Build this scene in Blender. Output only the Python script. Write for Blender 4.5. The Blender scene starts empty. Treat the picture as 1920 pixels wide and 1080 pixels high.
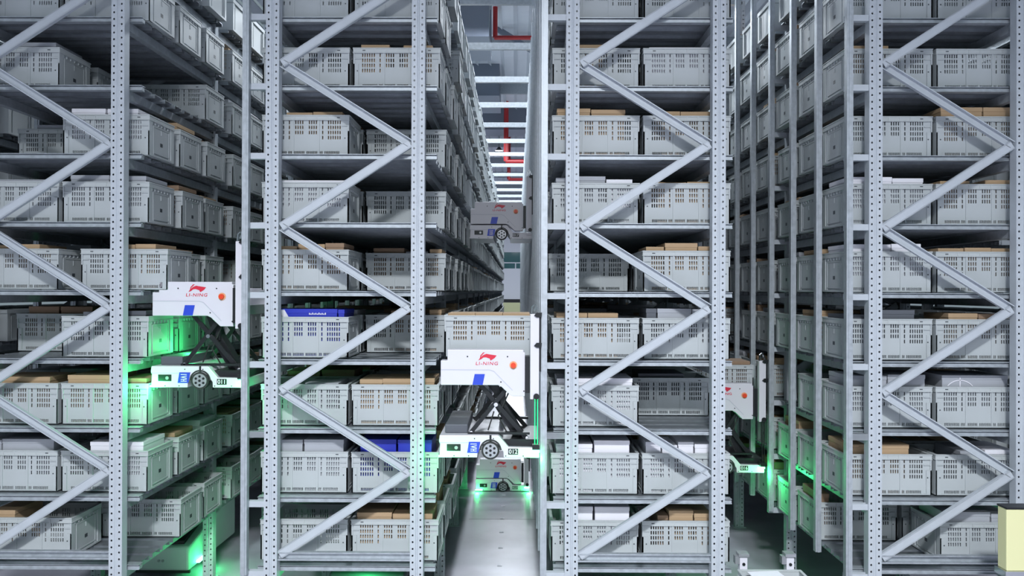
import bpy, math, random
from mathutils import Vector, Matrix
C = bpy.context.scene.collection
sc = bpy.context.scene
rnd = random.Random(7)

# ------------------------------------------------------------------ camera
F = 1500.0
cam_d = bpy.data.cameras.new('camera'); cam = bpy.data.objects.new('camera', cam_d); C.objects.link(cam)
cam_d.sensor_width = 36; cam_d.lens = F/1920*36; cam_d.clip_end = 200
cam.matrix_world = (Matrix.Translation((0, 0, 2.5)) @ Matrix.Rotation(8/F, 4, 'Z')
                    @ Matrix.Rotation(math.pi/2 + 5/F, 4, 'X') @ Matrix.Rotation(0.0035, 4, 'Z'))
sc.camera = cam
vs = sc.view_settings
vs.view_transform = 'Standard'; vs.look = 'None'; vs.gamma = 1; vs.use_curve_mapping = False; vs.exposure = 0.0

# ------------------------------------------------------------------ world and large lights
w = bpy.data.worlds.new('world'); sc.world = w; w.use_nodes = True
w.node_tree.nodes['Background'].inputs[0].default_value = (.60, .76, .86, 1)
w.node_tree.nodes['Background'].inputs[1].default_value = .34
def area(name, loc, target, sx, sy, power, col=(.93, .96, 1), spread=180):
    d = bpy.data.lights.new(name, 'AREA'); d.shape = 'RECTANGLE'; d.size = sx; d.size_y = sy
    d.energy = power; d.color = col; d.spread = math.radians(spread)
    o = bpy.data.objects.new(name, d); C.objects.link(o); o.location = loc
    o.rotation_euler = (Vector(target) - Vector(loc)).to_track_quat('-Z', 'Y').to_euler()
    return o
def point(name, loc, power, col, r=.02):
    d = bpy.data.lights.new(name, 'POINT'); d.energy = power; d.color = col; d.shadow_soft_size = r
    o = bpy.data.objects.new(name, d); C.objects.link(o); o.location = loc
    return o
# ceiling lamp over the open floor, facing straight down, plus an added fill
area('front_hall_light', (.1, -2.7, 7.1), (.1, -2.7, 0), .9, .7, 1700, (.93, .96, 1), 150)
area('front_hall_light', (-.1, -8.5, 7.5), (-.1, -8.5, 0), 7, 1.0, 1350, (.92, .96, 1), 164)  # added soft fill, reaches deeper into the aisle and lowers contrast
# lamps over the aisles
for ax, ys in ((-2.14, (10.5, 16, 23, 30)), (-.14, (9.5, 15.5, 21, 27, 33, 42, 52)), (1.86, (11, 17, 24, 31)), (-4.14, (9, 16, 25)), (3.86, (10, 20))):
    for yy in ys:
        area('aisle_lamp', (ax, yy, 8.3), (ax, yy, 0), .6, .6, 170 if ax != -.14 else (210 if yy < 12 else 340 if yy < 40 else 800), (.86, .93, 1))

# ------------------------------------------------------------------ materials
def srgb(r, g, b):
    f = lambda c: (c/255/12.92 if c/255 <= .04045 else ((c/255+.055)/1.055)**2.4)
    return (f(r), f(g), f(b), 1)
def mat(name, col, rough=.5, metal=0, emis=None, es=0, noise=0, nscale=8, bump=0, spec=.5, rvar=0):
    m = bpy.data.materials.new(name); m.use_nodes = True
    nt = m.node_tree; b = nt.nodes['Principled BSDF']
    b.inputs['Base Color'].default_value = col; b.inputs['Roughness'].default_value = rough
    b.inputs['Metallic'].default_value = metal; b.inputs['Specular IOR Level'].default_value = spec
    if emis: b.inputs['Emission Color'].default_value = emis; b.inputs['Emission Strength'].default_value = es
    if noise or bump or rvar:
        tc = nt.nodes.new('ShaderNodeTexCoord'); n = nt.nodes.new('ShaderNodeTexNoise')
        n.inputs['Scale'].default_value = nscale; n.inputs['Detail'].default_value = 4
        nt.links.new(tc.outputs['Object'], n.inputs['Vector'])
        if noise:
            r = nt.nodes.new('ShaderNodeValToRGB')
            r.color_ramp.elements[0].position = .3; r.color_ramp.elements[1].position = .7
            r.color_ramp.elements[0].color = tuple(c*(1-noise) for c in col[:3])+(1,)
            r.color_ramp.elements[1].color = tuple(min(1, c*(1+noise*.5)) for c in col[:3])+(1,)
            nt.links.new(n.outputs['Fac'], r.inputs[0]); nt.links.new(r.outputs[0], b.inputs['Base Color'])
        if rvar:
            mr = nt.nodes.new('ShaderNodeMapRange'); mr.inputs['To Min'].default_value = max(.05, rough-rvar); mr.inputs['To Max'].default_value = rough+rvar
            nt.links.new(n.outputs['Fac'], mr.inputs['Value']); nt.links.new(mr.outputs[0], b.inputs['Roughness'])
        if bump:
            bp = nt.nodes.new('ShaderNodeBump'); bp.inputs['Strength'].default_value = bump; bp.inputs['Distance'].default_value = .01
            nt.links.new(n.outputs['Fac'], bp.inputs['Height']); nt.links.new(bp.outputs[0], b.inputs['Normal'])
    return m
M = {
 'tote': mat('tote_plastic', (.425, .46, .475, 1), .5, noise=.05, nscale=3),
 'toterim': mat('tote_rim_plastic', (.45, .485, .495, 1), .48),
 'mark': mat('tote_mark', (.05, .06, .07, 1), .5),
 'paint': mat('upright_steel', (.46, .50, .545, 1), .55, .1, noise=.05, nscale=12),
 'galv': mat('galvanised_steel', (.44, .48, .52, 1), .48, .5, noise=.16, nscale=28, rvar=.1),
 'slat': mat('shelf_slat_steel', (.30, .33, .36, 1), .40, .7, noise=.15, nscale=20, rvar=.08),
 'tan': mat('kraft_cardboard', (.43, .30, .18, 1), .8, noise=.08, nscale=5),
 'tan2': mat('brown_cardboard', (.30, .20, .13, 1), .8, noise=.1, nscale=5),
 'white': mat('white_cardboard', (.74, .74, .80, 1), .55),
 'grey': mat('grey_cardboard', (.36, .38, .42, 1), .6, noise=.05, nscale=6),
 'dark': mat('charcoal_cardboard', (.09, .10, .12, 1), .6),
 'blue': mat('blue_cardboard', (.02, .035, .42, 1), .4),
 'red': mat('red_cardboard', (.4, .03, .06, 1), .5),
 'shell': mat('robot_white_shell', (.66, .65, .71, 1), .35),
 'shellg': mat('robot_groove', (.50, .51, .58, 1), .4),
 'black': mat('black_metal', (.015, .017, .02, 1), .38, .3),
 'rubber': mat('black_rubber', (.02, .02, .022, 1), .7),
 'rim': mat('wheel_alloy', (.42, .43, .46, 1), .35, .6),
 'chrome': mat('chrome', (.7, .72, .75, 1), .15, 1),
 'rblue': mat('robot_blue_mark', (.02, .06, .55, 1), .4),
 'redink': mat('red_ink', (.62, .02, .05, 1), .4),
 'button': mat('red_button', (.75, .06, .02, 1), .3),
 'ring': mat('button_ring', (.75, .38, .2, 1), .4),
 'green': mat('green_status_and_lit_belt', (.02, .8, .2, 1), .4, emis=(.0, 1, .22, 1), es=1.2),  # status light; on a belt the glow replaces green light falling there
 'greenhot': mat('green_lamp', (.2, 1, .5, 1), .4, emis=(.18, 1, .45, 1), es=9),
 'lens': mat('camera_lens', (.02, .03, .03, 1), .1),
 'wall': mat('white_wall', (.72, .74, .80, 1), .7),
 'roof': mat('white_roof_sheet', (.70, .73, .80, 1), .5, noise=.06, nscale=.8),
 'duct': mat('duct_steel', (.20, .23, .29, 1), .4, .5),
 'pipe': mat('red_pipe', (.45, .02, .025, 1), .4),
 'glass': mat('window_glass', (.03, .12, .13, 1), .08, 0),
 'lampglow': mat('lamp_glow', (1, 1, 1, 1), .5, emis=(.9, .95, 1, 1), es=9),
 'yellow': mat('yellow_guard_paint', (.66, .65, .37, 1), .45),
 'ygreen': mat('pale_yellow_panel', (.60, .62, .35, 1), .5),
 'floor': None,
}
def floor_mat():
    m = bpy.data.materials.new('sealed_concrete'); m.use_nodes = True; nt = m.node_tree; b = nt.nodes['Principled BSDF']
    tc = nt.nodes.new('ShaderNodeTexCoord'); n = nt.nodes.new('ShaderNodeTexNoise'); n.inputs['Scale'].default_value = 2.2; n.inputs['Detail'].default_value = 8
    r = nt.nodes.new('ShaderNodeValToRGB'); r.color_ramp.elements[0].position = .3; r.color_ramp.elements[1].position = .75
    r.color_ramp.elements[0].color = (.31, .30, .36, 1); r.color_ramp.elements[1].color = (.46, .46, .53, 1)
    nt.links.new(tc.outputs['Object'], n.inputs['Vector']); nt.links.new(n.outputs['Fac'], r.inputs[0]); nt.links.new(r.outputs[0], b.inputs['Base Color'])
    b.inputs['Roughness'].default_value = .32
    return m
M['floor'] = floor_mat()

# ------------------------------------------------------------------ mesh helpers
class MB:
    def __init__(s): s.v = []; s.f = []
    def box(s, x0, x1, y0, y1, z0, z1):
        b = len(s.v)
        s.v += [(x0,y0,z0),(x1,y0,z0),(x1,y1,z0),(x0,y1,z0),(x0,y0,z1),(x1,y0,z1),(x1,y1,z1),(x0,y1,z1)]
        s.f += [(b,b+3,b+2,b+1),(b+4,b+5,b+6,b+7),(b,b+1,b+5,b+4),(b+1,b+2,b+6,b+5),(b+2,b+3,b+7,b+6),(b+3,b,b+4,b+7)]
        return s
    def quad(s, a, b, c, d):
        n = len(s.v); s.v += [a,b,c,d]; s.f.append((n,n+1,n+2,n+3)); return s
    def prism(s, pts, y0, y1):              # (x,z) outline, clockwise or not, extruded along y
        ar = sum(pts[i][0]*pts[(i+1)%len(pts)][1]-pts[(i+1)%len(pts)][0]*pts[i][1] for i in range(len(pts)))
        if ar < 0: pts = pts[::-1]
        b = len(s.v); n = len(pts)
        s.v += [(x,y0,z) for x,z in pts] + [(x,y1,z) for x,z in pts]
        s.f.append(tuple(range(b, b+n))); s.f.append(tuple(range(b+2*n-1, b+n-1, -1)))
        for i in range(n):
            j = (i+1) % n; s.f.append((b+j, b+i, b+n+i, b+n+j))
        return s
    def bar(s, p, q, w, y0, y1):            # flat bar in the xz plane between p and q
        dx, dz = q[0]-p[0], q[1]-p[1]; l = math.hypot(dx, dz); nx, nz = -dz/l*w/2, dx/l*w/2
        return s.prism([(p[0]+nx,p[1]+nz),(p[0]-nx,p[1]-nz),(q[0]-nx,q[1]-nz),(q[0]+nx,q[1]+nz)], y0, y1)
    def cyl(s, cx, cz, r, y0, y1, n=24):    # axis y
        return s.prism([(cx+r*math.cos(2*math.pi*i/n), cz+r*math.sin(2*math.pi*i/n)) for i in range(n)], y0, y1)
    def tube(s, p, q, r, n=10):
        p = Vector(p); q = Vector(q); d = (q-p).normalized(); a = d.orthogonal().normalized(); c = d.cross(a); b = len(s.v)
        for e in (p, q):
            for i in range(n):
                t = 2*math.pi*i/n; s.v.append(tuple(e + a*r*math.cos(t) + c*r*math.sin(t)))
        for i in range(n):
            j = (i+1) % n; s.f.append((b+i, b+j, b+n+j, b+n+i))
        s.f.append(tuple(range(b+n-1, b-1, -1))); s.f.append(tuple(range(b+n, b+2*n)))
        return s
    def add(s, o, dx=0, dy=0, dz=0):
        b = len(s.v); s.v += [(x+dx,y+dy,z+dz) for x,y,z in o.v]; s.f += [tuple(i+b for i in f) for f in o.f]; return s
    def mesh(s, name, m):
        me = bpy.data.meshes.new(name); me.from_pydata(s.v, [], s.f); me.update()
        if m is not None: me.materials.append(M[m] if isinstance(m, str) else m)
        return me
    def build(s, name, m, parent=None, bevel=0):
        o = bpy.data.objects.new(name, s.mesh(name, m)); C.objects.link(o)
        if parent is not None: o.parent = parent
        if bevel:
            bm = o.modifiers.new('bevel', 'BEVEL'); bm.width = bevel; bm.segments = 2; bm.limit_method = 'ANGLE'
        return o
def tag(o, label, cat, group=None, kind=None):
    if label: o['label'] = label
    if cat: o['category'] = cat
    if group: o['group'] = group
    if kind: o['kind'] = kind
    return o
def empty(name, loc, label, cat, group=None):
    o = bpy.data.objects.new(name, None); C.objects.link(o); o.location = loc; o.empty_display_size = .1
    return tag(o, label, cat, group)
def inst(name, me, parent=None, loc=(0,0,0), rot=None):
    o = bpy.data.objects.new(name, me); C.objects.link(o); o.location = loc
    if rot: o.rotation_euler = rot
    if parent is not None: o.parent = parent
    return o
def struct(o): o['kind'] = 'structure'; return o
def text_obj(s, name, m, size, parent, loc, rot=(math.pi/2,0,0), depth=.0008, sx=1, shear=0, bold=.012, space=1):
    cu = bpy.data.curves.new(name, 'FONT'); cu.body = s; cu.size = size; cu.extrude = depth
    cu.align_x = 'CENTER'; cu.align_y = 'CENTER'; cu.shear = shear; cu.offset = size*bold; cu.space_character = space; cu.resolution_u = 3
    t = bpy.data.objects.new(name, cu); C.objects.link(t)
    bpy.context.view_layer.update()
    me = bpy.data.meshes.new_from_object(t.evaluated_get(bpy.context.evaluated_depsgraph_get()))
    bpy.data.objects.remove(t); me.materials.clear(); me.materials.append(M[m]); me.name = name
    o = inst(name, me, parent, loc, rot); o.scale = (sx, 1, 1)
    return o

# ------------------------------------------------------------------ layout numbers
RX = (-3.14, -1.14, .855, 2.86)        # rack centres
YF = 5.30                              # front face of the first frames
BAY = 1.6; NB = 18
ZL = [.645 + .463*k for k in range(10)]   # level of the tote bottoms
YT = YF + .19 + .2                     # centre of the first tote slot
def slot_y(i): return YT + (i//3)*BAY + (i % 3)*.5

# ------------------------------------------------------------------ setting
struct(MB().quad((-30,-12,0),(30,-12,0),(30,62.2,0),(-30,62.2,0)).build('floor', 'floor'))
mb = MB()
for i in range(150):
    x = -30 + i*.4; mb.quad((x,-2,9.6),(x,62.2,9.6),(x+.3,62.2,9.6),(x+.3,-2,9.6)); mb.quad((x+.3,-2,9.6),(x+.3,62.2,9.6),(x+.4,62.2,9.52),(x+.4,-2,9.52))
struct(mb.build('ceiling', 'roof'))
mb = MB()
mb.box(-30, -1.0, 62, 62.2, 0, 9.6).box(.8, 30, 62, 62.2, 0, 9.6).box(-1.0, .8, 62, 62.2, 0, 4.15).box(-1.0, .8, 62, 62.2, 5.55, 9.6)
struct(mb.build('wall_back', 'wall'))
wn = struct(MB().box(-1.0, .8, 62.08, 62.12, 4.15, 5.55).build('window_1', 'glass'))
MB().box(-1,.8,62.0,62.08,4.15,4.22).box(-1,.8,62.0,62.08,4.62,4.70).box(-1,.8,62.0,62.08,5.48,5.55).box(-.1,-.02,62.0,62.08,4.22,4.62).build('window_frame', 'wall', wn)
struct(MB().box(-30, 30, 61.95, 62, 1.60, 1.84).build('trim_1', 'black'))
# roof steel
mb = MB()
for i, yy in enumerate(range(12, 62, 5)):
    mb.box(-20, 20, yy, yy+.12, 9.15, 9.5)
tag(mb.build('roof_purlin', 'galv'), 'grey steel roof purlins crossing below the white roof sheet', 'purlin', kind='structure')
tag(MB().box(-1.3, -.62, 17.6, 19.5, 8.1, 9.6).box(-1.32,-.60,18.2,18.26,8.08,8.9).build('air_duct', 'duct'), 'dark blue-grey duct box nearest above the central aisle', 'duct', 'ducts above the central aisle')
tag(MB().box(-1.4, -.55, 25.0, 27.5, 8.6, 9.6).build('air_duct', 'duct'), 'dark blue-grey duct box farther back above the central aisle', 'duct', 'ducts above the central aisle')
tag(MB().box(-6, 6, 31, 32.3, 8.75, 9.6).build('air_duct', 'duct'), 'wide dark duct crossing deep above the central aisle', 'duct', 'ducts above the central aisle')
for yy, x, z, rr, lab in ((20, -.55, 8.83, .06, 'nearest red sprinkler pipe bending above the central aisle'), (30, -.40, 7.35, .09, 'red sprinkler pipe bend above the white tie beams'), (37, -.36, 7.65, .08, 'farthest red sprinkler pipe bend deep over the central aisle')):
    mb = MB(); mb.tube((x,yy,9.6),(x,yy,z),rr).tube((x-.02,yy,z),(5.2,yy,z),rr*.9).tube((4.4,yy,z),(4.4,yy,9.6),rr*.6)
    tag(mb.build('sprinkler_pipe', 'pipe'), lab, 'pipe', 'red pipes above the central aisle')
mb = MB(); mb.bar((-.6, 9.6), (.6, 8.85), .14, 21.5, 21.6)
tag(mb.build('roof_brace', 'duct'), 'dark diagonal roof brace above the central aisle', 'brace', kind='structure')
# far cabinet at the end of the aisle
cab = empty('end_panel', (0, 61.5, 0), 'pale yellow panel standing at the far end of the central aisle', 'panel')
MB().box(-1,.8,-.1,.1,.1,1.58).build('board', 'ygreen', cab); MB().box(-.6,-.55,-.1,.1,0,.1).box(.45,.5,-.1,.1,0,.1).build('foot', 'black', cab)
# hanging lamps
for i, (x, y, z) in enumerate(((-.14, 15.5, 8.45), (-.73, 33, 8.26), (-2.14, 9.5, 8.4), (1.86, 10, 8.4))):
    lab = ('first bright bay lamp hanging above the central aisle', 'black high-bay lamp hanging deep above the central aisle',
           'bay lamp hanging over the aisle beside the leftmost rack', 'bay lamp hanging over the aisle beside the rightmost rack')[i]
    e = empty('high_bay_lamp', (x, y, z), lab, 'lamp', 'high-bay lamps over the aisles')
    m_ = MB(); n = 16
    for (r0, z0, r1, z1) in ((.05,.16,.09,.10),(.09,.10,.20,0)):
        for k in range(n):
            a, b = 2*math.pi*k/n, 2*math.pi*(k+1)/n
            m_.quad((r0*math.cos(a),r0*math.sin(a),z0),(r0*math.cos(b),r0*math.sin(b),z0),(r1*math.cos(b),r1*math.sin(b),z1),(r1*math.cos(a),r1*math.sin(a),z1))
    m_.build('lamp_shade', 'black', e)
    b = MB(); b.v = [(.17*math.cos(2*math.pi*k/n), .17*math.sin(2*math.pi*k/n), .02) for k in range(n)]; b.f = [tuple(range(n-1,-1,-1))]
    b.build('lamp_lens', 'lampglow', e); MB().tube((0,0,.16),(0,0,9.6-z),.012,6).build('hanging_rod', 'black', e)
# floor codes
for i in range(11):
    off = 515 - i*29 if i < 1 else 0
    y = 2.5*F/515 + .5*i
    o = inst('floor_marker', None) if False else MB().box(-.022,.022,-.018,.018,.001,.003).build('floor_marker', 'white')
    o.location = (-.144, y, 0)
    tag(o, ('nearest' if i == 0 else ('second','third','fourth','fifth','sixth','seventh','eighth','ninth','tenth','eleventh')[i-1]+' nearest')+' small white square floor marker in the central aisle', 'floor marker', 'floor markers of the central aisle')
struct(MB().box(-.51,.22,8.75,8.758,.0005,.001).build('trim_2', 'black'))

# ------------------------------------------------------------------ rack prototypes
UH = 5.62
def upright_mesh():
    mb = MB(); W = .088; pitch = .045; n = int(UH/pitch)
    for (xa, xb) in ((0, .037), (.051, W)):
        for i in range(n):
            z0 = i*pitch; z1 = z0+pitch; cx = (xa+xb)/2; cz = (z0+z1)/2 + (.011 if xa > 0 else 0); r = .0062
            if xa > 0: z0 += .0; 
            ring = [(cx+r*math.cos(math.pi/8+math.pi/4*k), cz+1.15*r*math.sin(math.pi/8+math.pi/4*k)) for k in range(8)]
            # outer points matching ring octants
            out = [(xb,cz+(xb-cx)*.4),(cx+.006,z1),(cx-.006,z1),(xa,cz+(xb-cx)*.4),(xa,cz-(xb-cx)*.4),(cx-.006,z0),(cx+.006,z0),(xb,cz-(xb-cx)*.4)]
            b = len(mb.v)
            mb.v += [(x,0,z) for x,z in ring] + [(x,0,z) for x,z in out] + [(xa,0,z0),(xb,0,z0),(xb,0,z1),(xa,0,z1)]
            for k in range(8):
                j = (k+1) % 8; mb.f.append((b+k, b+8+k, b+8+j, b+j))
            mb.f += [(b+8+7, b+8+6, b+17), (b+8+0, b+18, b+8+1), (b+8+2, b+19, b+8+3), (b+8+4, b+16, b+8+5)]
    for a in ((.037,.041,0,.006),(.041,.047,.006,.006),(.047,.051,.006,0)):
        mb.quad((a[0],a[2],0),(a[1],a[3],0),(a[1],a[3],n*pitch),(a[0],a[2],n*pitch))
    H = n*pitch
    mb.quad((0,0,0),(0,0,H),(0,.07,H),(0,.07,0)).quad((W,0,0),(W,.07,0),(W,.07,H),(W,0,H)).quad((0,.07,0),(0,.07,H),(W,.07,H),(W,.07,0))
    # open front closes behind the holes: the flanges meet a dark hollow
    mb.box(-.02, W+.02, -.02, .09, -.004, .006)
    return mb.mesh('upright', 'paint')
UPM = upright_mesh()
NODL = [2.5+1.512-1.0915*i for i in range(-1, 4)]     # left joints
NODR = [2.5+.979-1.0915*i for i in range(-1, 3)]
def brace(mb, p, q, chan):
    w = .05
    if not chan: mb.bar(p, q, w, .018, .021); 
    dx, dz = q[0]-p[0], q[1]-p[1]; l = math.hypot(dx, dz); nx, nz = -dz/l*w/2, dx/l*w/2
    for s in (1, -1):
        a = (p[0]+s*nx, p[1]+s*nz); b = (q[0]+s*nx, q[1]+s*nz)
        mb.bar(a, b, .006, .018, .048)
    if chan: mb.bar(p, q, w, .044, .048)
    return mb
XL, XR = -.398, .398   # inner ends
def frame_braces():
    out = []
    for i, zl in enumerate(NODL):
        if i < len(NODR): out.append(((XL-.03, zl), (XR+.03, NODR[i]), True))
        if i > 0: out.append(((XL-.03, zl), (XR+.03, NODR[i-1]), False))
    return out
BRACES = []
for (p, q, ch) in frame_braces():
    BRACES.append(brace(MB(), p, q, ch))
BRM = [b.mesh('diagonal_brace', 'paint') for i, b in enumerate(BRACES)]
BOT = MB().box(-.44,.44,.044,.05,.70,.755).box(-.44,.44,.015,.044,.747,.755).box(-.44,.44,.015,.044,.70,.710)
BOTM = BOT.mesh('bottom_tie', 'galv')
SL = MB()
for i in range(NB):
    for j in range(3):
        for k in range(3):
            y0 = YF + .17 + i*BAY + j*.5 + k*.165
            SL.box(-.58, .58, y0, y0+.12, -.012, -.006)
            SL.box(-.58, .58, y0, y0+.006, -.035, -.012); SL.box(-.58, .58, y0+.114, y0+.12, -.035, -.012)
SLM = SL.mesh('shelf_slats', 'slat')
SBM = MB().box(-.024, .024, YF+.075, YF+NB*BAY, -.095, -.036).mesh('side_beam', 'galv')
CBM = MB().box(-.60, .60, .10, .14, -.038, -.016).box(-.60,.60,.09,.15,-.008,-.004).box(-.60,.60,.115,.12,-.016,-.008).box(-.60,.60,.09,.10,-.038,-.034).mesh('front_crossbar', 'galv')
BRK = MB().box(-.68, -.52, .01, .05, -.052, -.046).box(-.68,-.52,.01,.014,-.046,-.012).box(-.68,-.52,.046,.05,-.046,-.012)
BRKM = BRK.mesh('rail_bracket', 'paint')
RLM = MB().box(-.021,.021,0,.004,0,4.9).box(-.021,-.017,.004,.045,0,4.9).box(.017,.021,.004,.045,0,4.9).box(-.008,.008,-.006,0,0,4.9).mesh('guide_rail', 'galv')
RWORD = ['leftmost rack', 'second rack from left', 'third rack from left', 'rightmost rack']
RLAB = ['leftmost tall grey steel storage rack, cut off by the left edge', 'tall grey steel storage rack just left of the central robot aisle',
        'tall grey steel storage rack just right of the central robot aisle', 'rightmost tall grey steel storage rack, beside the yellow post',
        'storage rack seen in gaps behind the leftmost rack', 'storage rack seen in gaps behind the rightmost rack']
def rack(cx, idx, near=True):
    r = empty('storage_rack', (cx, 0, 0), RLAB[idx], 'rack', 'steel storage racks')
    nf = NB if near else 12
    for b in range(nf+1):
        for x in (-.529, .441):
            inst('upright', UPM, r, (x, YF+b*BAY, 0))
    lat = MB()
    for b in range(nf+1):
        if b < 2 and near:
            for me in BRM: inst('diagonal_brace', me, r, (0, YF+b*BAY, 0))
            inst('bottom_tie', BOTM, r, (0, YF+b*BAY, 0))
        elif b % 2 == 0 or b < 6:
            for bb in BRACES: lat.add(bb, 0, YF+b*BAY, 0)
            lat.add(BOT, 0, YF+b*BAY, 0)
    lo = lat.build('rear_bracing', 'galv', r); lo['kind'] = 'stuff'
    bk = MB()
    for k, z in enumerate(ZL):
        inst('shelf_slats', SLM, r, (0,0,z))
        for x in (-.485, .485): inst('side_beam', SBM, r, (x,0,z))
        inst('front_crossbar', CBM, r, (0,YF,z))
        inst('rail_bracket', BRKM, r, (0,YF,z))
        for b in range(1, nf+1): bk.add(BRK, 0, YF+b*BAY, z)
    inst('rail_bracket', BRKM, r, (0,YF,2.5-.93))
    bo = bk.build('rear_rail_brackets', 'paint', r); bo['kind'] = 'stuff'
    if near:
        for i in range(54):
            inst('guide_rail', RLM, r, (-.672 + (.022 if idx == 1 else 0), YF-.04+i*.5333, .62))
    return r
racks = [rack(x, i) for i, x in enumerate(RX)]
rack(-5.14, 4, False); rack(4.86, 5, False)
# tie beams over the aisles
tb = MB().box(-.53,.53,0,.05,0,.085)
for j in range(23): tb.box(-.5+j*.045,-.49+j*.045,-.002,0,.025,.04)
TBM = tb.mesh('tie_beam', 'galv')
AW = ['aisle left of the second rack', 'central aisle', 'aisle left of the rightmost rack']
for a, ax in enumerate((-2.14, -.14, 1.86)):
    for b in range(2, NB):
        o = inst('tie_beam', TBM, None, (ax, YF+b*BAY, 5.55))
        tag(o, f'steel tie beam high over the {AW[a]}, number {b-1} going away', 'beam', 'tie beams across the aisles')
        o['label'] = f"{['nearest','second','third','fourth','fifth','sixth','seventh','eighth','ninth','tenth','eleventh','twelfth','thirteenth','fourteenth','fifteenth','sixteenth'][b-2]} perforated steel tie beam going back over the {AW[a]}"

# ------------------------------------------------------------------ tote
def grid_wall(x0, x1, z0, z1, holes, yo, yi):
    """wall in xz with rectangular holes, outer face at yo, inner at yi"""
    r5 = lambda t: round(t, 5)
    xs = sorted({r5(x0), r5(x1)} | {r5(h[0]) for h in holes} | {r5(h[1]) for h in holes})
    zs = sorted({r5(z0), r5(z1)} | {r5(h[2]) for h in holes} | {r5(h[3]) for h in holes})
    mb = MB(); nx, nz = len(xs), len(zs)
    for y in (yo, yi):
        for x in xs:
            for z in zs: mb.v.append((x, y, z))
    ix = lambda i, j, s: s*nx*nz + i*nz + j
    solid = {}
    for i in range(nx-1):
        for j in range(nz-1):
            cx, cz = (xs[i]+xs[i+1])/2, (zs[j]+zs[j+1])/2
            solid[i, j] = not any(h[0] < cx < h[1] and h[2] < cz < h[3] for h in holes)
    for (i, j), s in solid.items():
        if s:
            mb.f.append((ix(i,j,0), ix(i+1,j,0), ix(i+1,j+1,0), ix(i,j+1,0)))
            mb.f.append((ix(i,j,1), ix(i,j+1,1), ix(i+1,j+1,1), ix(i+1,j,1)))
        else:
            if solid.get((i-1,j)): mb.f.append((ix(i,j,0), ix(i,j+1,0), ix(i,j+1,1), ix(i,j,1)))
            if solid.get((i+1,j)): mb.f.append((ix(i+1,j,0), ix(i+1,j,1), ix(i+1,j+1,1), ix(i+1,j+1,0)))
            if solid.get((i,j-1)): mb.f.append((ix(i,j,0), ix(i,j,1), ix(i+1,j,1), ix(i+1,j,0)))
            if solid.get((i,j+1)): mb.f.append((ix(i,j+1,0), ix(i+1,j+1,0), ix(i+1,j+1,1), ix(i,j+1,1)))
    return mb
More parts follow.
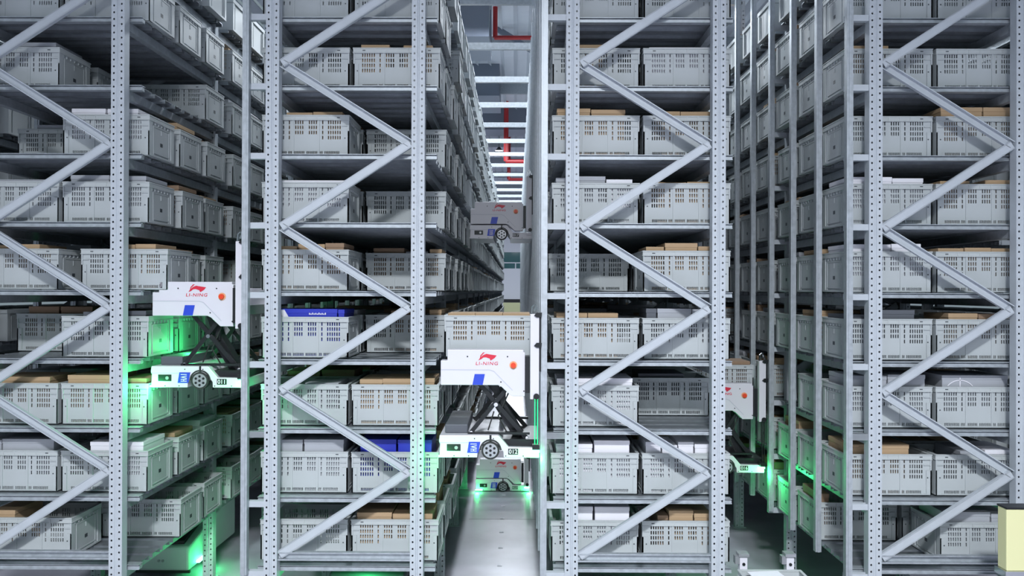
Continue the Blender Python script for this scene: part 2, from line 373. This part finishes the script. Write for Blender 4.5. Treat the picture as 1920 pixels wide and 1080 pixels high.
def tote_meshes():
    hx = [.065+.016*i for i in range(6)] + [.185]; h4 = hx + [.6-x for x in hx]
    h3 = [.229+.016*i for i in range(4)]; h3 = h3 + [.6-x for x in h3]
    holes = []
    for x in h4:
        for z in (.232, .197, .162, .127): holes.append((x-.3-.0041, x-.3+.0041, z-.0125, z+.0125))
    for x in h3:
        for z in (.232, .197, .162): holes.append((x-.3-.0041, x-.3+.0041, z-.0125, z+.0125))
    for a, b in ((.065,.172),(.178,.296),(.304,.422),(.428,.535)):
        n = int((b-a)/.0095)
        for q in range(n): holes.append((a-.3+q*.0095, a-.3+q*.0095+.006, .013, .033))
    mb = MB()
    wl = grid_wall(-.288, .288, 0, .27, holes, -.190, -.184)
    mb.add(wl)
    b = len(mb.v); mb.v += [(-x,-y,z) for x,y,z in wl.v]; mb.f += [tuple(i+b for i in f) for f in wl.f]
    for s in (-1, 1):   # ends
        xo, xi = s*.290, s*.284
        mb.box(min(xo,xi), max(xo,xi), -.19, .19, 0, .27)
    mb.box(-.286, .286, -.186, .186, 0, .006)
    # corner posts and lower mouldings
    for sx in (-1, 1):
        for sy in (-1, 1):
            x0, x1 = sorted((sx*.298, sx*.262)); y0, y1 = sorted((sy*.198, sy*.189)); mb.box(x0, x1, y0, y1, .004, .172)
            x0, x1 = sorted((sx*.298, sx*.289)); y0, y1 = sorted((sy*.198, sy*.150)); mb.box(x0, x1, y0, y1, .004, .247)
            for z in (.205,):
                x0, x1 = sorted((sx*.296, sx*.245)); y0, y1 = sorted((sy*.197, sy*.189)); mb.box(x0, x1, y0, y1, z, z+.006)
    for x in (.212, .388):
        for s in (-1, 1):
            y0, y1 = sorted((s*.196, s*.189)); mb.box(x-.3-.006, x-.3+.006, y0, y1, .004, .247)
    for x in (.065, .3, .535):
        for s in (-1, 1):
            y0, y1 = sorted((s*.192, s*.189)); mb.box(x-.3-.002, x-.3+.002, y0, y1, .004, .10) if x == .3 and False else None
    for s in (-1, 1):
        y0, y1 = sorted((s*.197, s*.189)); mb.box(-.29, .29, y0, y1, .004, .013)
        x0, x1 = sorted((s*.299, s*.289)); mb.box(x0, x1, -.19, .19, .004, .016)
        for i in range(7):
            y = -.15+.05*i; x0, x1 = sorted((s*.299, s*.289)); mb.box(x0, x1, y-.004, y+.004, .226, .247)
    ep = MB(); x0, x1 = -.0035, .0035
    ep.box(x0, x1, -.130, -.118, .016, .222).box(x0, x1, .118, .130, .016, .222).box(x0, x1, -.118, .118, .212, .222).box(x0, x1, -.118, .118, .028, .036).box(-.001, .0005, -.118, .118, .036, .212)
    ep.box(x0, x1, -.006, .006, .17, .205)
    global TPANEL; TPANEL = ep.mesh('end_panel', 'tote')
    rm = MB()
    for s in (-1, 1):
        y0, y1 = sorted((s*.198, s*.188)); rm.box(-.3, .3, y0, y1, .247, .276)
        y0, y1 = sorted((s*.202, s*.184)); rm.box(-.302, .302, y0, y1, .274, .281); y0, y1 = sorted((s*.202, s*.188)); rm.box(-.302, .302, y0, y1, .245, .249)
        x0, x1 = sorted((s*.300, s*.288)); rm.box(x0, x1, -.188, .188, .247, .276)
        x0, x1 = sorted((s*.303, s*.284)); rm.box(x0, x1, -.184, .184, .274, .281)
        x0, x1 = sorted((s*.303, s*.288)); rm.box(x0, x1, -.188, .188, .245, .249)
        for x in (-.15, -.075, 0, .075, .15):
            y0, y1 = sorted((s*.201, s*.197)); rm.box(x-.003, x+.003, y0, y1, .249, .274)
    rim = rm.mesh('rim', 'toterim')
    lb = MB()
    for s in (-1, 1):
        x0, x1 = sorted((s*.2915, s*.2905)); x0, x1 = sorted((s*.2928, s*.2940)); lb.box(x0, x1, -.018, .018, .09, .115)
        for x in (-.225, .225):
            y0, y1 = sorted((s*.1985, s*.1995)); lb.box(x-.010, x+.010, y0, y1, .260, .266)
        for x in (-.27, .27):
            y0, y1 = sorted((s*.1985, s*.1995)); lb.box(x-.004, x+.004, y0, y1, .118, .126)
    nb = len(mb.f); mb.add(lb); body = mb.mesh('plastic_tote', 'tote'); body.materials.append(M['mark'])
    for p in body.polygons:
        if p.index >= nb: p.material_index = 1
    return body, rim
TBODY, TRIM = tote_meshes()
def low_tote():
    mb = MB()
    for s in (-1, 1):
        y0, y1 = sorted((s*.190, s*.184)); mb.box(-.288, .288, y0, y1, 0, .25)
        x0, x1 = sorted((s*.290, s*.284)); mb.box(x0, x1, -.184, .184, 0, .25)
        y0, y1 = sorted((s*.200, s*.186)); mb.box(-.302, .302, y0, y1, .247, .281)
        x0, x1 = sorted((s*.302, s*.286)); mb.box(x0, x1, -.186, .186, .247, .281)
        x0, x1 = sorted((s*.299, s*.289)); mb.box(x0, x1, -.19, -.15, .0, .247).box(x0, x1, .15, .19, 0, .247).box(x0, x1, -.15, .15, 0, .016)
        x0, x1 = sorted((s*.296, s*.289)); mb.box(x0, x1, -.128, -.12, .016, .22).box(x0, x1, .12, .128, .016, .22)
    mb.box(-.286, .286, -.186, .186, 0, .006)
    return mb
LOW = low_tote()

# ------------------------------------------------------------------ contents
CM = {'t': 'tan', 'T': 'tan2', 'w': 'white', 'g': 'grey', 'd': 'dark', 'b': 'blue', 'r': 'red'}
CW = {'t': 'tan', 'T': 'brown', 'w': 'white', 'g': 'grey', 'd': 'charcoal', 'b': 'blue', 'r': 'red'}
# (rack, column, level): (slot of the frontmost tote, sideways shift, [(u0, u1, px above rim, colour), ...])
FR = {
 (0,0,8): (0,0,[]), (0,1,8): (0,0,[]),
 (0,0,7): (0,0,[(.3,.95,12,'g')]), (0,1,7): (2,0,[]),
 (0,0,6): (1,0,[(.2,.9,10,'g')]), (0,1,6): (0,0,[(.05,.46,13,'w'),(.49,.86,13,'w')]),
 (0,0,5): (0,0,[(.1,.9,5,'g')]), (0,1,5): (0,0,[(.03,.5,14,'g'),(.53,.97,12,'g')]),
 (0,0,4): (0,0,[(.02,.36,7,'t'),(.4,.76,9,'t')]), (0,1,4): (0,.13,[(.4,.6,9,'t'),(.62,.86,10,'t')]),
 (0,0,3): (1,0,[(.1,.5,15,'T'),(.53,.95,15,'T')]), (0,1,3): (0,0,[(.2,.5,8,'d'),(.75,.97,10,'d')]),
 (0,0,2): (0,0,[(.2,.9,11,'t')]), (0,1,2): (0,0,[(.02,.58,15,'t'),(.62,.98,9,'t')]),
 (0,0,1): (0,0,[(.05,.3,18,'g'),(.32,.95,20,'g')]), (0,1,1): (0,0,[(.3,.95,16,'w')]),
 (0,0,0): (0,.1,[(.02,.3,12,'t')]), (0,1,0): (1,.02,[]),
 (1,0,8): (0,0,[]), (1,1,8): (0,0,[]),
 (1,0,7): (0,0,[]), (1,1,7): (0,0,[(.06,.4,8,'t'),(.58,.93,8,'t')]),
 (1,0,6): (0,0,[(.25,.56,7,'t'),(.58,.93,8,'t')]), (1,1,6): (1,0,[(.1,.5,3,'g')]),
 (1,0,5): (0,0,[(.04,.97,5,'w')]), (1,1,5): (1,0,[]),
 (1,0,4): (0,0,[(.05,.38,7,'t'),(.4,.72,11,'t'),(.74,.96,13,'T')]), (1,1,4): (1,0,[(.06,.46,11,'T'),(.5,.78,4,'g'),(.82,.97,9,'t')]),
 (1,0,3): (0,0,[(.12,.88,15,'b'),(.9,.97,14,'b')]), (1,1,3): (1,0,[(.3,.7,9,'T'),(.82,.97,11,'t')]),
 (1,0,2): (0,0,[(.5,.9,2,'g')]), (1,1,2): (0,0,[(.06,.33,9,'t'),(.34,.68,10,'t'),(.70,.97,11,'t')]),
 (1,0,1): (0,0,[(.1,.46,21,'g'),(.49,.97,22,'g')]), (1,1,1): (0,0,[(.06,.5,22,'b'),(.53,.94,22,'b')]),
 (1,0,0): (0,0,[]), (1,1,0): (0,0,[(.03,.45,11,'t'),(.47,.95,8,'t')]),
 (2,0,8): (0,0,[]), (2,1,8): (0,0,[]),
 (2,0,7): (0,0,[(.25,.58,10,'t')]), (2,1,7): (0,0,[(.05,.93,5,'w')]),
 (2,0,6): (0,0,[(.03,.43,15,'t'),(.45,.86,13,'t')]), (2,1,6): (0,0,[(.2,.42,10,'t'),(.44,.93,10,'t')]),
 (2,0,5): (0,0,[(.02,.25,11,'g'),(.27,.62,14,'g'),(.64,.95,8,'w')]), (2,1,5): (0,0,[(.15,.5,3,'t'),(.52,.95,4,'t')]),
 (2,0,4): (1,0,[]), (2,1,4): (0,0,[(.02,.23,8,'t'),(.25,.64,15,'t'),(.66,.95,9,'t')]),
 (2,0,3): (0,0,[(.03,.4,9,'t'),(.42,.78,9,'t')]), (2,1,3): (0,0,[(.02,.14,18,'d'),(.16,.57,18,'g'),(.59,.95,17,'g')]),
 (2,0,2): (0,0,[(.04,.5,12,'w'),(.52,.96,13,'w')]), (2,1,2): (1,-.02,[(.1,.7,8,'d')]),
 (2,0,1): (0,0,[(.03,.47,16,'w'),(.5,.93,22,'w')]), (2,1,1): (0,0,[(.02,.2,20,'w'),(.22,.4,14,'w'),(.42,.6,20,'w'),(.62,.95,17,'w')]),
 (2,0,0): (0,0,[(.1,.48,24,'w'),(.51,.93,24,'w')]), (2,1,0): (0,0,[(.17,.29,8,'T'),(.31,.6,17,'t'),(.62,.82,12,'t')]),
 (3,0,8): (0,0,[]), (3,1,8): (0,0,[]),
 (3,0,7): (0,0,[(.05,.52,9,'t')]), (3,1,7): (0,0,[]),
 (3,0,6): (0,0,[]), (3,1,6): (0,0,[(.05,.55,19,'t'),(.57,.98,19,'t')]),
 (3,0,5): (0,0,[(.03,.56,14,'w'),(.58,.95,12,'w')]), (3,1,5): (0,0,[(.05,.4,7,'t'),(.6,.97,9,'t')]),
 (3,0,4): (0,0,[(.02,.25,14,'w'),(.27,.55,14,'w'),(.57,.92,15,'w')]), (3,1,4): (0,0,[(.03,.33,7,'t'),(.35,.66,8,'t'),(.68,.97,7,'t')]),
 (3,0,3): (0,0,[(.02,.3,8,'d'),(.45,.85,17,'d')]), (3,1,3): (0,0,[(.15,.5,11,'t'),(.52,.8,10,'T')]),
 (3,0,2): (0,0,[(.03,.5,20,'g'),(.52,.97,22,'g')]), (3,1,2): (0,0,[(.08,.88,21,'g')]),
 (3,0,1): (0,0,[(.03,.78,17,'t')]), (3,1,1): (0,0,[(.3,.5,5,'g'),(.6,.95,8,'w')]),
 (3,0,0): (1,0,[(.02,.15,16,'T')]), (3,1,0): (0,.03,[(.03,.6,18,'g'),(.62,.97,15,'g')]),
}
ORD = ['first','second','third','fourth','fifth','sixth','seventh','eighth','ninth','tenth','eleventh','twelfth']
POSW = ['leftmost', 'second from left', 'third from left', 'rightmost']
BOXM = {}
nbox = [0]
def carton(x0, x1, y0, y1, z0, z1, c, label, group):
    o = MB().box(-(x1-x0)/2, (x1-x0)/2, -(y1-y0)/2, (y1-y0)/2, 0, z1-z0-.012).build('carton', CM[c])
    l = MB().box(-(x1-x0)/2-.003, (x1-x0)/2+.003, -(y1-y0)/2-.003, (y1-y0)/2+.003, z1-z0-.03, z1-z0).build('lid', CM[c], o, .002)
    o.location = ((x0+x1)/2, (y0+y1)/2, z0)
    if c == 'b' and x1-x0 > .3 and 'fourth' in label:
        q = MB().prism([(-.20,.25),(-.11,.25),(-.15,z1-z0-.006),(-.20,z1-z0-.006)], -(y1-y0)/2-.0045, -(y1-y0)/2).build('printed_wedge', 'white', o); q['label'] = 'white printed wedge'
        q = MB()
        for t in range(11): q.box(.02+t*.011, .027+t*.011, -(y1-y0)/2-.0045, -(y1-y0)/2-.0031, .287, .287+(.012, .008, .014, .009)[t%4])
        q = q.build('printed_strokes', 'white', o); q['label'] = 'small white printed strokes'
    if c == 'g' and 'only, front right tote, third shelf up, rightmost' in label:
        q = MB(); cxm, czm, yf = 3.058-(x0+x1)/2, .375-.135, -(y1-y0)/2
        q.prism([(cxm-.003,.24),(cxm+.003,.24),(cxm+.003,z1-z0-.014),(cxm-.003,z1-z0-.014)], yf-.0045, yf-.003)
        for t in range(14):
            a0, a1 = math.radians(40+t*100/14), math.radians(40+(t+1)*100/14)
            P = lambda a, rr: (cxm+rr*math.cos(a), z1-z0-.034-.112+rr*math.sin(a))
            q.prism([P(a0,.109),P(a0,.115),P(a1,.115),P(a1,.109)], yf-.0045, yf-.003)
        q = q.build('printed_ring', 'white', o); q['label'] = 'white printed ring and line'
    tag(o, label, 'box', group); nbox[0] += 1
    return o
lowtotes = MB(); lowbox = {'tan': MB(), 'white': MB(), 'grey': MB(), 'tan2': MB()}
def place_tote(ri, col, k, s, cx, cy, z, cont, label, group='grey totes on the racks'):
    o = inst('plastic_tote', TBODY, None, (cx, cy, z))
    if label: tag(o, label, 'tote', group)
    inst('rim', TRIM, o)
    for ex in (-.2925, .2925): inst('end_panel', TPANEL, o, (ex, 0, 0))
    return o
def slotword(col, s):
    side = ('left', 'right')[col]
    return f'front {side}' if s == 0 else f'{ORD[s]} back on {side}'
count = 0
for ri, cx in enumerate(RX):
    for k in range(10):
        for col in (0, 1):
            key = (ri, col, k); f0, sh, cont = FR.get(key, (0, 0, []))
            for s in range(NB*3):
                if s < f0: continue
                if s > f0 and rnd.random() < .06 and s > 1: continue
                visible_side = (ri == 0 and col == 1) or (ri == 1 and col == 1) or (ri in (2, 3) and col == 0)
                x = cx + (-.312 if col == 0 else .312) + (sh if s == f0 else 0); y = slot_y(s); z = ZL[k]
                if s == f0: y += 0
                else: y += rnd.uniform(-.008, .008); x += rnd.choice((0,0,0,.01,.02))*(1 if col else -1)
                indiv = k < 9 and (s <= 1 or (ri == 0 and col == 1 and s <= 6) or (ri == 3 and col == 0 and s <= 8) or (ri == 1 and col == 1 and s <= 5) or s == f0)
                if count >= 297: indiv = False
                if indiv:
                    if s == f0: cl = cont
                    else:
                        cl = []
                        if rnd.random() < .6:
                            c = rnd.choice('ttttTggww'); hgt = rnd.choice((-8, 4, 8, 10, 12, 16))
                            cl = [(.05, .48, hgt, c), (.52, .95, hgt+rnd.choice((0,0,3)), c)]
                            if s >= 2: cl = [(.06, .94, hgt, c)]
                    holds = f'of {CW[cl[0][3]]} cartons' if (cl and cl[0][2] > 0) else None
                    if s == f0 and not cl: pass
                    base = 'grey tote' + (' '+holds if holds else '')
                    lab = f'{base}, {slotword(col, s)}, {ORD[k]} shelf up, {RWORD[ri]}'
                    place_tote(ri, col, k, s, x, y, z, cl, lab); count += 1
                    for bi, (u0, u1, h, c) in enumerate(cl):
                        pw = 'only' if len(cl) == 1 else ('leftmost' if bi == 0 else ('rightmost' if bi == len(cl)-1 else ('second' if len(cl) == 4 and bi == 1 else ('middle' if bi == 1 else 'third'))))
                        bl = f'{CW[c]} carton, {pw}, {slotword(col, s).replace(" back", " tote back") if s else slotword(col, s)+" tote"}, {ORD[k]} shelf up, {RWORD[ri]}'
                        W = .56; jy = rnd.uniform(-.008, .008)
                        carton(x-W/2+u0*W, x-W/2+u1*W, y-.165+jy, y+.165+jy, z+.008, z+.28+h/273, c, bl, 'cartons in the totes')
                else:
                    far = s > 20 and not visible_side
                    if far and s % 2: continue
                    lowtotes.add(LOW, x, y, z)
                    if rnd.random() < .5 and s < 24:
                        c = rnd.choice(('tan','tan','white','grey','tan2')); lowbox[c].box(x-.26, x+.26, y-.165, y+.165, z+.008, z+.28+rnd.uniform(0,.05))
for cx in (-5.14, 4.86):
    for k in range(10):
        for col in (0, 1):
            for s in range(36):
                if rnd.random() < .12: continue
                lowtotes.add(LOW, cx+(-.312 if col == 0 else .312), slot_y(s), ZL[k])
tag(lowtotes.build('distant_totes', 'tote'), 'mass of grey totes filling the racks farther back', 'tote', kind='stuff')
for c, mb in lowbox.items():
    tag(mb.build('distant_cartons', c), {'tan':'tan','white':'white','grey':'grey','tan2':'brown'}[c]+' cartons inside the totes farther back in the racks', 'box', kind='stuff')

# ------------------------------------------------------------------ robots
def swoosh(parent, x, z, y, s):
    pts = [(0,0),(.10,.16),(.28,.30),(.44,.36),(.60,.33),(1.0,.27),(.90,.14),(.72,.02),(.66,.0),(.62,.10),(.42,.17),(.28,.16),(.14,.06)]
    MB().prism([(x+px*s, z+pz*s) for px, pz in pts[:]], y-.0015, y).build('logo_mark', 'redink', parent)
    MB().prism([(x+px*s*.9+.0*s, z+pz*s+.02*s) for px, pz in [(.08,.04),(.17,.22),(.34,.38),(.40,.41),(.30,.42),(.12,.25)]], y-.0017, y).build('logo_mark', 'redink', parent)
def robot(num, loc, ext, lab, tote=False, mast_top=None, scale=1, green=6, faded=False):
    r = empty('tote_robot', loc, lab, 'robot', 'white tote-carrying climbing robots'); r.scale = (scale,)*3
    D = .82
    # chassis: x 0..0.685, z 0..0.15
    MB().prism([(0,.018),(.005,0),(.26,0),(.262,.04),(.30,.09),(.35,.115),(.40,.09),(.438,.04),(.44,0),(.685,0),(.685,.068),(.475,.072),(.41,.148),(.40,.152),(.0,.152),(-.004,.11),(.004,.095)], 0, D).build('chassis', 'shell', r, .004)
    MB().box(.05,.145,-.002,.002,.045,.092).build('sensor_window', 'black', r)
    MB().cyl(.115,.068,.012,-.004,0,16).build('sensor_lens', 'rim', r)
    MB().box(.03,.66,.03,D-.03,.10,.155).build('deck', 'black', r) if False else None
    MB().box(.0,.255,-.0015,.0015,.100,.104).build('panel_groove', 'shellg', r)
    # wheel
    wh = MB().cyl(.35,.05,.062,-.006,.05,36).build('wheel', 'rubber', r)
    hb = MB().cyl(.35,.05,.049,-.010,-.004,36).build('hub', 'rim', wh)
    m = MB()
    for i in range(6):
        a = math.pi/6+i*math.pi/3; m.cyl(.35+.031*math.cos(a), .05+.031*math.sin(a), .009, -.0112, -.009, 12)
    m.cyl(.35,.05,.010,-.013,-.009,6).build('hub_hole', 'black', wh)
    wa = MB()
    for i in range(16):
        a0, a1 = math.pi*i/16, math.pi*(i+1)/16
        p = lambda a, q: (.35+q*math.cos(a), .05+q*math.sin(a)*1.0)
        wa.prism([p(a0,.066),p(a0,.076),p(a1,.076),p(a1,.066)], -.003, .02)
    wa.build('wheel_arch', 'rubber', r)
    MB().box(.343,.357,-.002,.02,.125,.152).build('panel_seam', 'black', r)
    # badge
    bd = MB().prism([(.190,.033),(.268,.033),(.280,.108),(.202,.108)], -.003, 0).build('maker_badge', 'rblue', r)
    gl = MB(); X0, X1 = .213, .256   # letters read upwards
    gl.box(X0,X1,-.0045,-.003,.043,.048).box(X0,X1,-.0045,-.003,.056,.061).box(.232,.237,-.0045,-.003,.048,.056)
    gl.bar((X1,.0665),(X0,.0745),.005,-.0045,-.003).bar((X1,.0825),(X0,.0745),.005,-.0045,-.003)
    gl.box(X0,X1,-.0045,-.003,.091,.096)
    gl.build('lettering', 'shell', bd)
    pl = MB().box(.472,.540,-.003,0,.022,.062).build('number_plate', 'black', r)
    text_obj(num, 'number', 'white', .042, pl, (.506, -.0035, .041), sx=.95)
    sw = MB()
    for x, z in ((.10,.012),(.20,.012),(.455,.012),(.575,.012),(.24,.13),(.37,.13)): sw.cyl(x, z, .004, -.002, 0, 8)
    sw.build('screw', 'black', r)
    MB().box(-.006,.085,-.010,.004,.004,.016).build('status_light', 'greenhot' if green else 'shell', r)
    MB().box(.625,.688,-.010,.004,.038,.052).build('status_light', 'greenhot' if green else 'shell', r)
    # lifting parts
    uz = .152 + ext          # bottom of upper housing (left part)
    if ext > .05:
        MB().box(.03,.19,.08,D-.1,.152,.215).build('battery_box', 'dark', r, .008)
        MB().box(.19,.62,.05,.09,.150,.166).box(.19,.62,D-.1,D-.06,.150,.166).box(.42,.68,.04,.6,.072,.12).build('slide_rails', 'black', r)
        zt = uz+.0
        for yy in (.06, .55):
            MB().bar((.215,.165),(.46,zt-.03),.028,yy,yy+.02).build('scissor_arm', 'black', r)
            MB().bar((.25,zt+.02),(.60,.115),.030,yy+.025,yy+.045).build('scissor_arm', 'black', r)
        p = MB(); p.cyl(.385,(.165+zt)/2+.025,.014,.05,.11,12).cyl(.215,.165,.009,.05,.1,10).cyl(.6,.125,.009,.07,.11,10)
        p.build('pivot_pin', 'chrome', r)
        MB().bar((.41,(zt+.152)/2+.02),(.55,.12),.075,.14,.24).build('lift_actuator', 'black', r)
        MB().bar((.36,zt+.01),(.42,(zt+.152)/2+.03),.05,.14,.24).bar((.44,zt-.01),(.43,(zt+.152)/2),.035,.12,.14).build('actuator_rod', 'black', r)
        MB().tube((.46,.1,.16),(.40,.09,.27),.005,6).tube((.40,.09,.27),(.50,.1,zt),.005,6).tube((.33,.1,.17),(.37,.12,.30),.005,6).build('cable', 'rubber', r)
    # upper housing; local z from uz-.075 to uz+.24
    hz = uz - (0 if ext > .05 else -.012)
    MB().prism([(.006,hz),(.40,hz),(.425,hz-.012),(.492,hz-.075),(.585,hz-.075) if ext > .05 else (.585,hz-.075),(.585,hz+.225),(.575,hz+.225),(.575,hz+.243),(.052,hz+.243),(.052,hz+.168),(.006,hz+.168)], .0, .10).build('upper_housing', 'shell', r, .004)
    MB().box(.02,.58,.76,.80,hz,hz+.2).box(.02,.08,.1,.72,hz,hz+.07).box(.52,.58,.1,.72,hz,hz+.07).box(.08,.52,.1,.72,hz+.01,hz+.03).build('tray_frame', 'shell', r)
    gr = MB().bar((.008,hz+.105),(.34,hz+.105),.005,-.002,.002).bar((.34,hz+.105),(.372,hz+.095),.005,-.002,.002).bar((.372,hz+.095),(.50,hz-.035),.005,-.002,.002).build('panel_groove', 'shellg', r)
    MB().prism([(.225,hz+.002),(.295,hz+.002),(.310,hz+.076),(.240,hz+.076)], -.003, 0).build('blue_stripe', 'rblue', r)
    # logo
    swoosh(r, .265, hz+.170, -.001, .125)
    if not faded:
        text_obj('LI-NING', 'brand_lettering', 'redink', .032, r, (.322, -.0015, hz+.148), sx=1.2, shear=.12, bold=.004, space=1.15)
    else:
        text_obj('LI-NING', 'brand_lettering', 'redink', .028, r, (.322, -.0015, hz+.150), sx=1.45)
    bt = MB().cyl(.505,hz+.138,.027,-.004,0,24).build('emergency_button', 'ring', r)
    MB().cyl(.505,hz+.138,.018,-.022,-.003,24).build('button_cap', 'button', bt)
    sw = MB()
    for x, z in ((.19,.196),(.465,.196),(.42,.022),(.578,-.04)): sw.cyl(x, hz+z, .005, -.002, 0, 8)
    sw.build('screw', 'black', r)
    # black drive between housing and mast
    m = MB().box(.587,.617,-.02,.10,hz-.05,hz+.20)
    for i in range(7): m.box(.589+.004*(i%2),.612,.008,.02,hz-.04+i*.035,hz-.018+i*.035)
    m.build('carriage', 'black', r)
    # mast
    mt = hz + (.49 if mast_top is None else mast_top)
    MB().prism([(.620,hz-.088),(.640,hz-.088),(.645,hz-.06),(.680,hz-.058),(.680,mt),(.620,mt)], -.06, -.01).build('mast', 'shell', r, .002)
    MB().box(.681,.694,-.055,-.02,hz+.10,mt).build('mast_track', 'black', r)
    MB().cyl(.662,hz-.068,.020,-.072,-.02,20).cyl(.662,hz-.068,.006,-.076,-.07,8).build('pulley', 'black', r)
    for z in (hz+.28, mt-.005): MB().prism([(.645,z-.004),(.662,z-.016),(.695,z-.016),(.698,z+.016),(.662,z+.016)], -.072, -.06).build('clamp', 'black', r)
    MB().bar((.628,mt),(.632,mt+.05),.008,-.05,-.02).bar((.632,mt+.05),(.652,mt+.068),.008,-.05,-.02).bar((.652,mt+.068),(.680,mt+.01),.008,-.05,-.02).bar((.645,mt+.02),(.66,mt+.05),.012,-.045,-.025).build('mast_hook', 'chrome', r)
    if ext > .05:
        MB().box(.650,.656,-.045,-.03,.08,hz-.07).box(.668,.674,-.045,-.03,.08,hz-.07).build('drive_belt', 'green' if num == '012' else 'black', r)  # belt is no lamp: its green emission stands in for light on it
        MB().box(.636,.684,-.06,.03,.068,.10).build('belt_block', 'black', r)
    for ly, lx in ((-.06, .02), (-.05, .68)) if green else ():
        pt = point('green_lamp_light', (loc[0]+lx*scale, loc[1]+ly, loc[2]+.0), green*.3, (.05, 1, .25), .03); 
    if num == '011': point('green_lamp_light', (loc[0]+.10, loc[1]+.40, loc[2]+.26), green*.2, (.05, 1, .25), .03)
    return r
R11 = robot('011', (-2.513, 5.50, 1.825), .36, 'white climbing robot numbered 011 in the aisle left of the second rack', mast_top=.53, scale=.965, green=15)
R12 = robot('012', (-.505, 5.30, 1.394), .345, 'white climbing robot numbered 012, raised in the central aisle carrying a tote', scale=.965, green=10)
R17 = robot('017', (-.495, 8.5, 3.05), 0, 'white climbing robot numbered 017 high up in the central aisle', green=0, faded=True, mast_top=.52, scale=.965)
R23 = robot('023', (-.495, 9.95, .012), 0, 'small far white robot numbered 023 on the floor of the central aisle', faded=True, mast_top=.40, scale=.965)
R16 = robot('016', (1.478, 6.9, .94), .40, 'white climbing robot numbered 016 in the aisle beside the rightmost rack', faded=True, mast_top=.45, scale=.965, green=14)
def small_cartons(ox, oy, oz, n, c, lab, top=.297):
    for i in range(n):
        W = .56/n; x0 = ox-.28+i*W
        carton(x0+.004, x0+W-.004, oy-.16, oy+.16, oz+.008, oz+top, c, f'{("leftmost", "middle", "rightmost")[i]} {CW[c]} carton in the tote {lab}', 'cartons in robot totes')
place_tote(0,0,0,0, -.186, 5.62, 2.05, [], 'grey slotted tote of tan cartons carried on top of robot 012')
small_cartons(-.186, 5.62, 2.05, 3, 't', 'carried by robot 012')
place_tote(0,0,0,0, 1.78, 7.21, 1.576, [], 'grey slotted tote of brown cartons carried by robot 016')
small_cartons(1.78, 7.21, 1.576, 3, 'T', 'carried by robot 016', .31)
# robot parked beneath the leftmost rack, length along the aisle
r = empty('floor_robot', (-3.30, 6.95, 0), 'low white robot parked on the floor beneath the leftmost rack', 'robot')
b = MB(); b.v = [(0,0,.05),(.46,0,.05),(.48,1.1,.05),(0,1.1,.05),(0,0,.24),(.46,0,.26),(.48,1.1,.50),(0,1.1,.50)]
b.f = [(0,3,2,1),(4,5,6,7),(0,1,5,4),(1,2,6,5),(2,3,7,6),(3,0,4,7)]
b.build('chassis', 'shell', r, .02)
b = MB(); b.v = [(0.02,0.05,.25),(.40,0.05,.27),(.40,1.0,.485),(0.02,1.0,.485),(0.02,.05,.27),(.40,.05,.30),(.40,1.0,.51),(0.02,1.0,.51)]
b.f = [(0,3,2,1),(4,5,6,7),(0,1,5,4),(1,2,6,5),(2,3,7,6),(3,0,4,7)]
b.build('top_deck', 'black', r)
MB().box(-.002,.47,-.006,.02,.035,.055).build('bumper', 'rubber', r)
MB().cyl(.20,.14,.012,-.006,0,12).build('sensor_lens', 'rim', r); MB().cyl(.235,.14,.012,-.006,0,12).build('sensor_lens', 'rim', r)
MB().box(.462,.475,.30,.42,.22,.28).build('side_vent', 'black', r)
MB().box(.46,.49,.16,.30,.07,.09).build('status_light', 'greenhot', r)
point('green_lamp_light', (-2.72, 7.1, .12), 2.5, (.05, 1, .25), .03)
point('green_lamp_light', (-2.45, 6.75, .3), 3, (.05, 1, .25), .03)
# far-aisle green spill lamps belong to robots standing behind the second rack
r = empty('floor_robot', (-1.45, 6.2, 0), 'low dark floor robot glowing green beneath the second rack', 'robot')
MB().box(0,.6,0,.7,.03,.30).build('chassis', 'dark', r, .02)
MB().box(.02,.58,-.01,.0,.20,.215).build('status_light', 'green', r)
point('green_lamp_light', (-1.15, 6.1, .36), 4, (.05, 1, .25), .05)

# ------------------------------------------------------------------ foreground: cart and guard post
ct = empty('tote_cart', (1.47, 5.25, 0), 'white two-post cart holding a tote at the bottom edge', 'cart')
for px in (0, .305):
    p = MB().box(px,px+.05,0,.05,0,.765).build('post', 'shell', ct, .003)
    MB().box(px-.010,px+.058,-.012,.062,.765,.785).box(px-.03,px,0,.05,.715,.765).build('post_cap', 'rim', p)
    MB().cyl(px+.025,.715,.010,-.006,.002,14).build('bolt', 'black', p)
MB().box(-.07,.36,-.76,.0,.41,.45).build('deck', 'shell', ct)
for px in (-.06, .30): 
    MB().box(px,px+.04,-.74,-.70,0.0,.41).build('leg', 'shell', ct)
o = place_tote(0,0,0,0, 1.61, 4.79, .455, [], None); tag(o, 'grey tote with a flat white sheet on the cart at bottom edge', 'tote', 'grey totes on the racks'); o.rotation_euler = (0,0,math.pi/2)
o = MB().box(-.10,.10,-.24,.24,0,.006).build('paper_sheet', 'white'); o.location = (1.58, 4.80, .7375); o.rotation_euler = (0,.0,.12)
tag(o, 'white paper sheet lying on the tote at the bottom edge', 'paper')
gp = empty('guard_post', (2.904, 4.75, 0), 'pale yellow square guard post at the bottom right corner', 'post')
MB().box(0,.3,0,.09,.853,1.218).build('yellow_sleeve', 'yellow', gp, .006)
MB().box(-.002,.3,-.004,.094,1.218,1.228).build('cap', 'black', gp)
MB().box(.01,.3,.01,.08,.0,.82).build('base', 'rim', gp)
MB().box(-.012,.3,-.012,.10,.815,.853).build('steel_collar', 'chrome', gp)
print('totes', count, 'cartons', nbox[0])
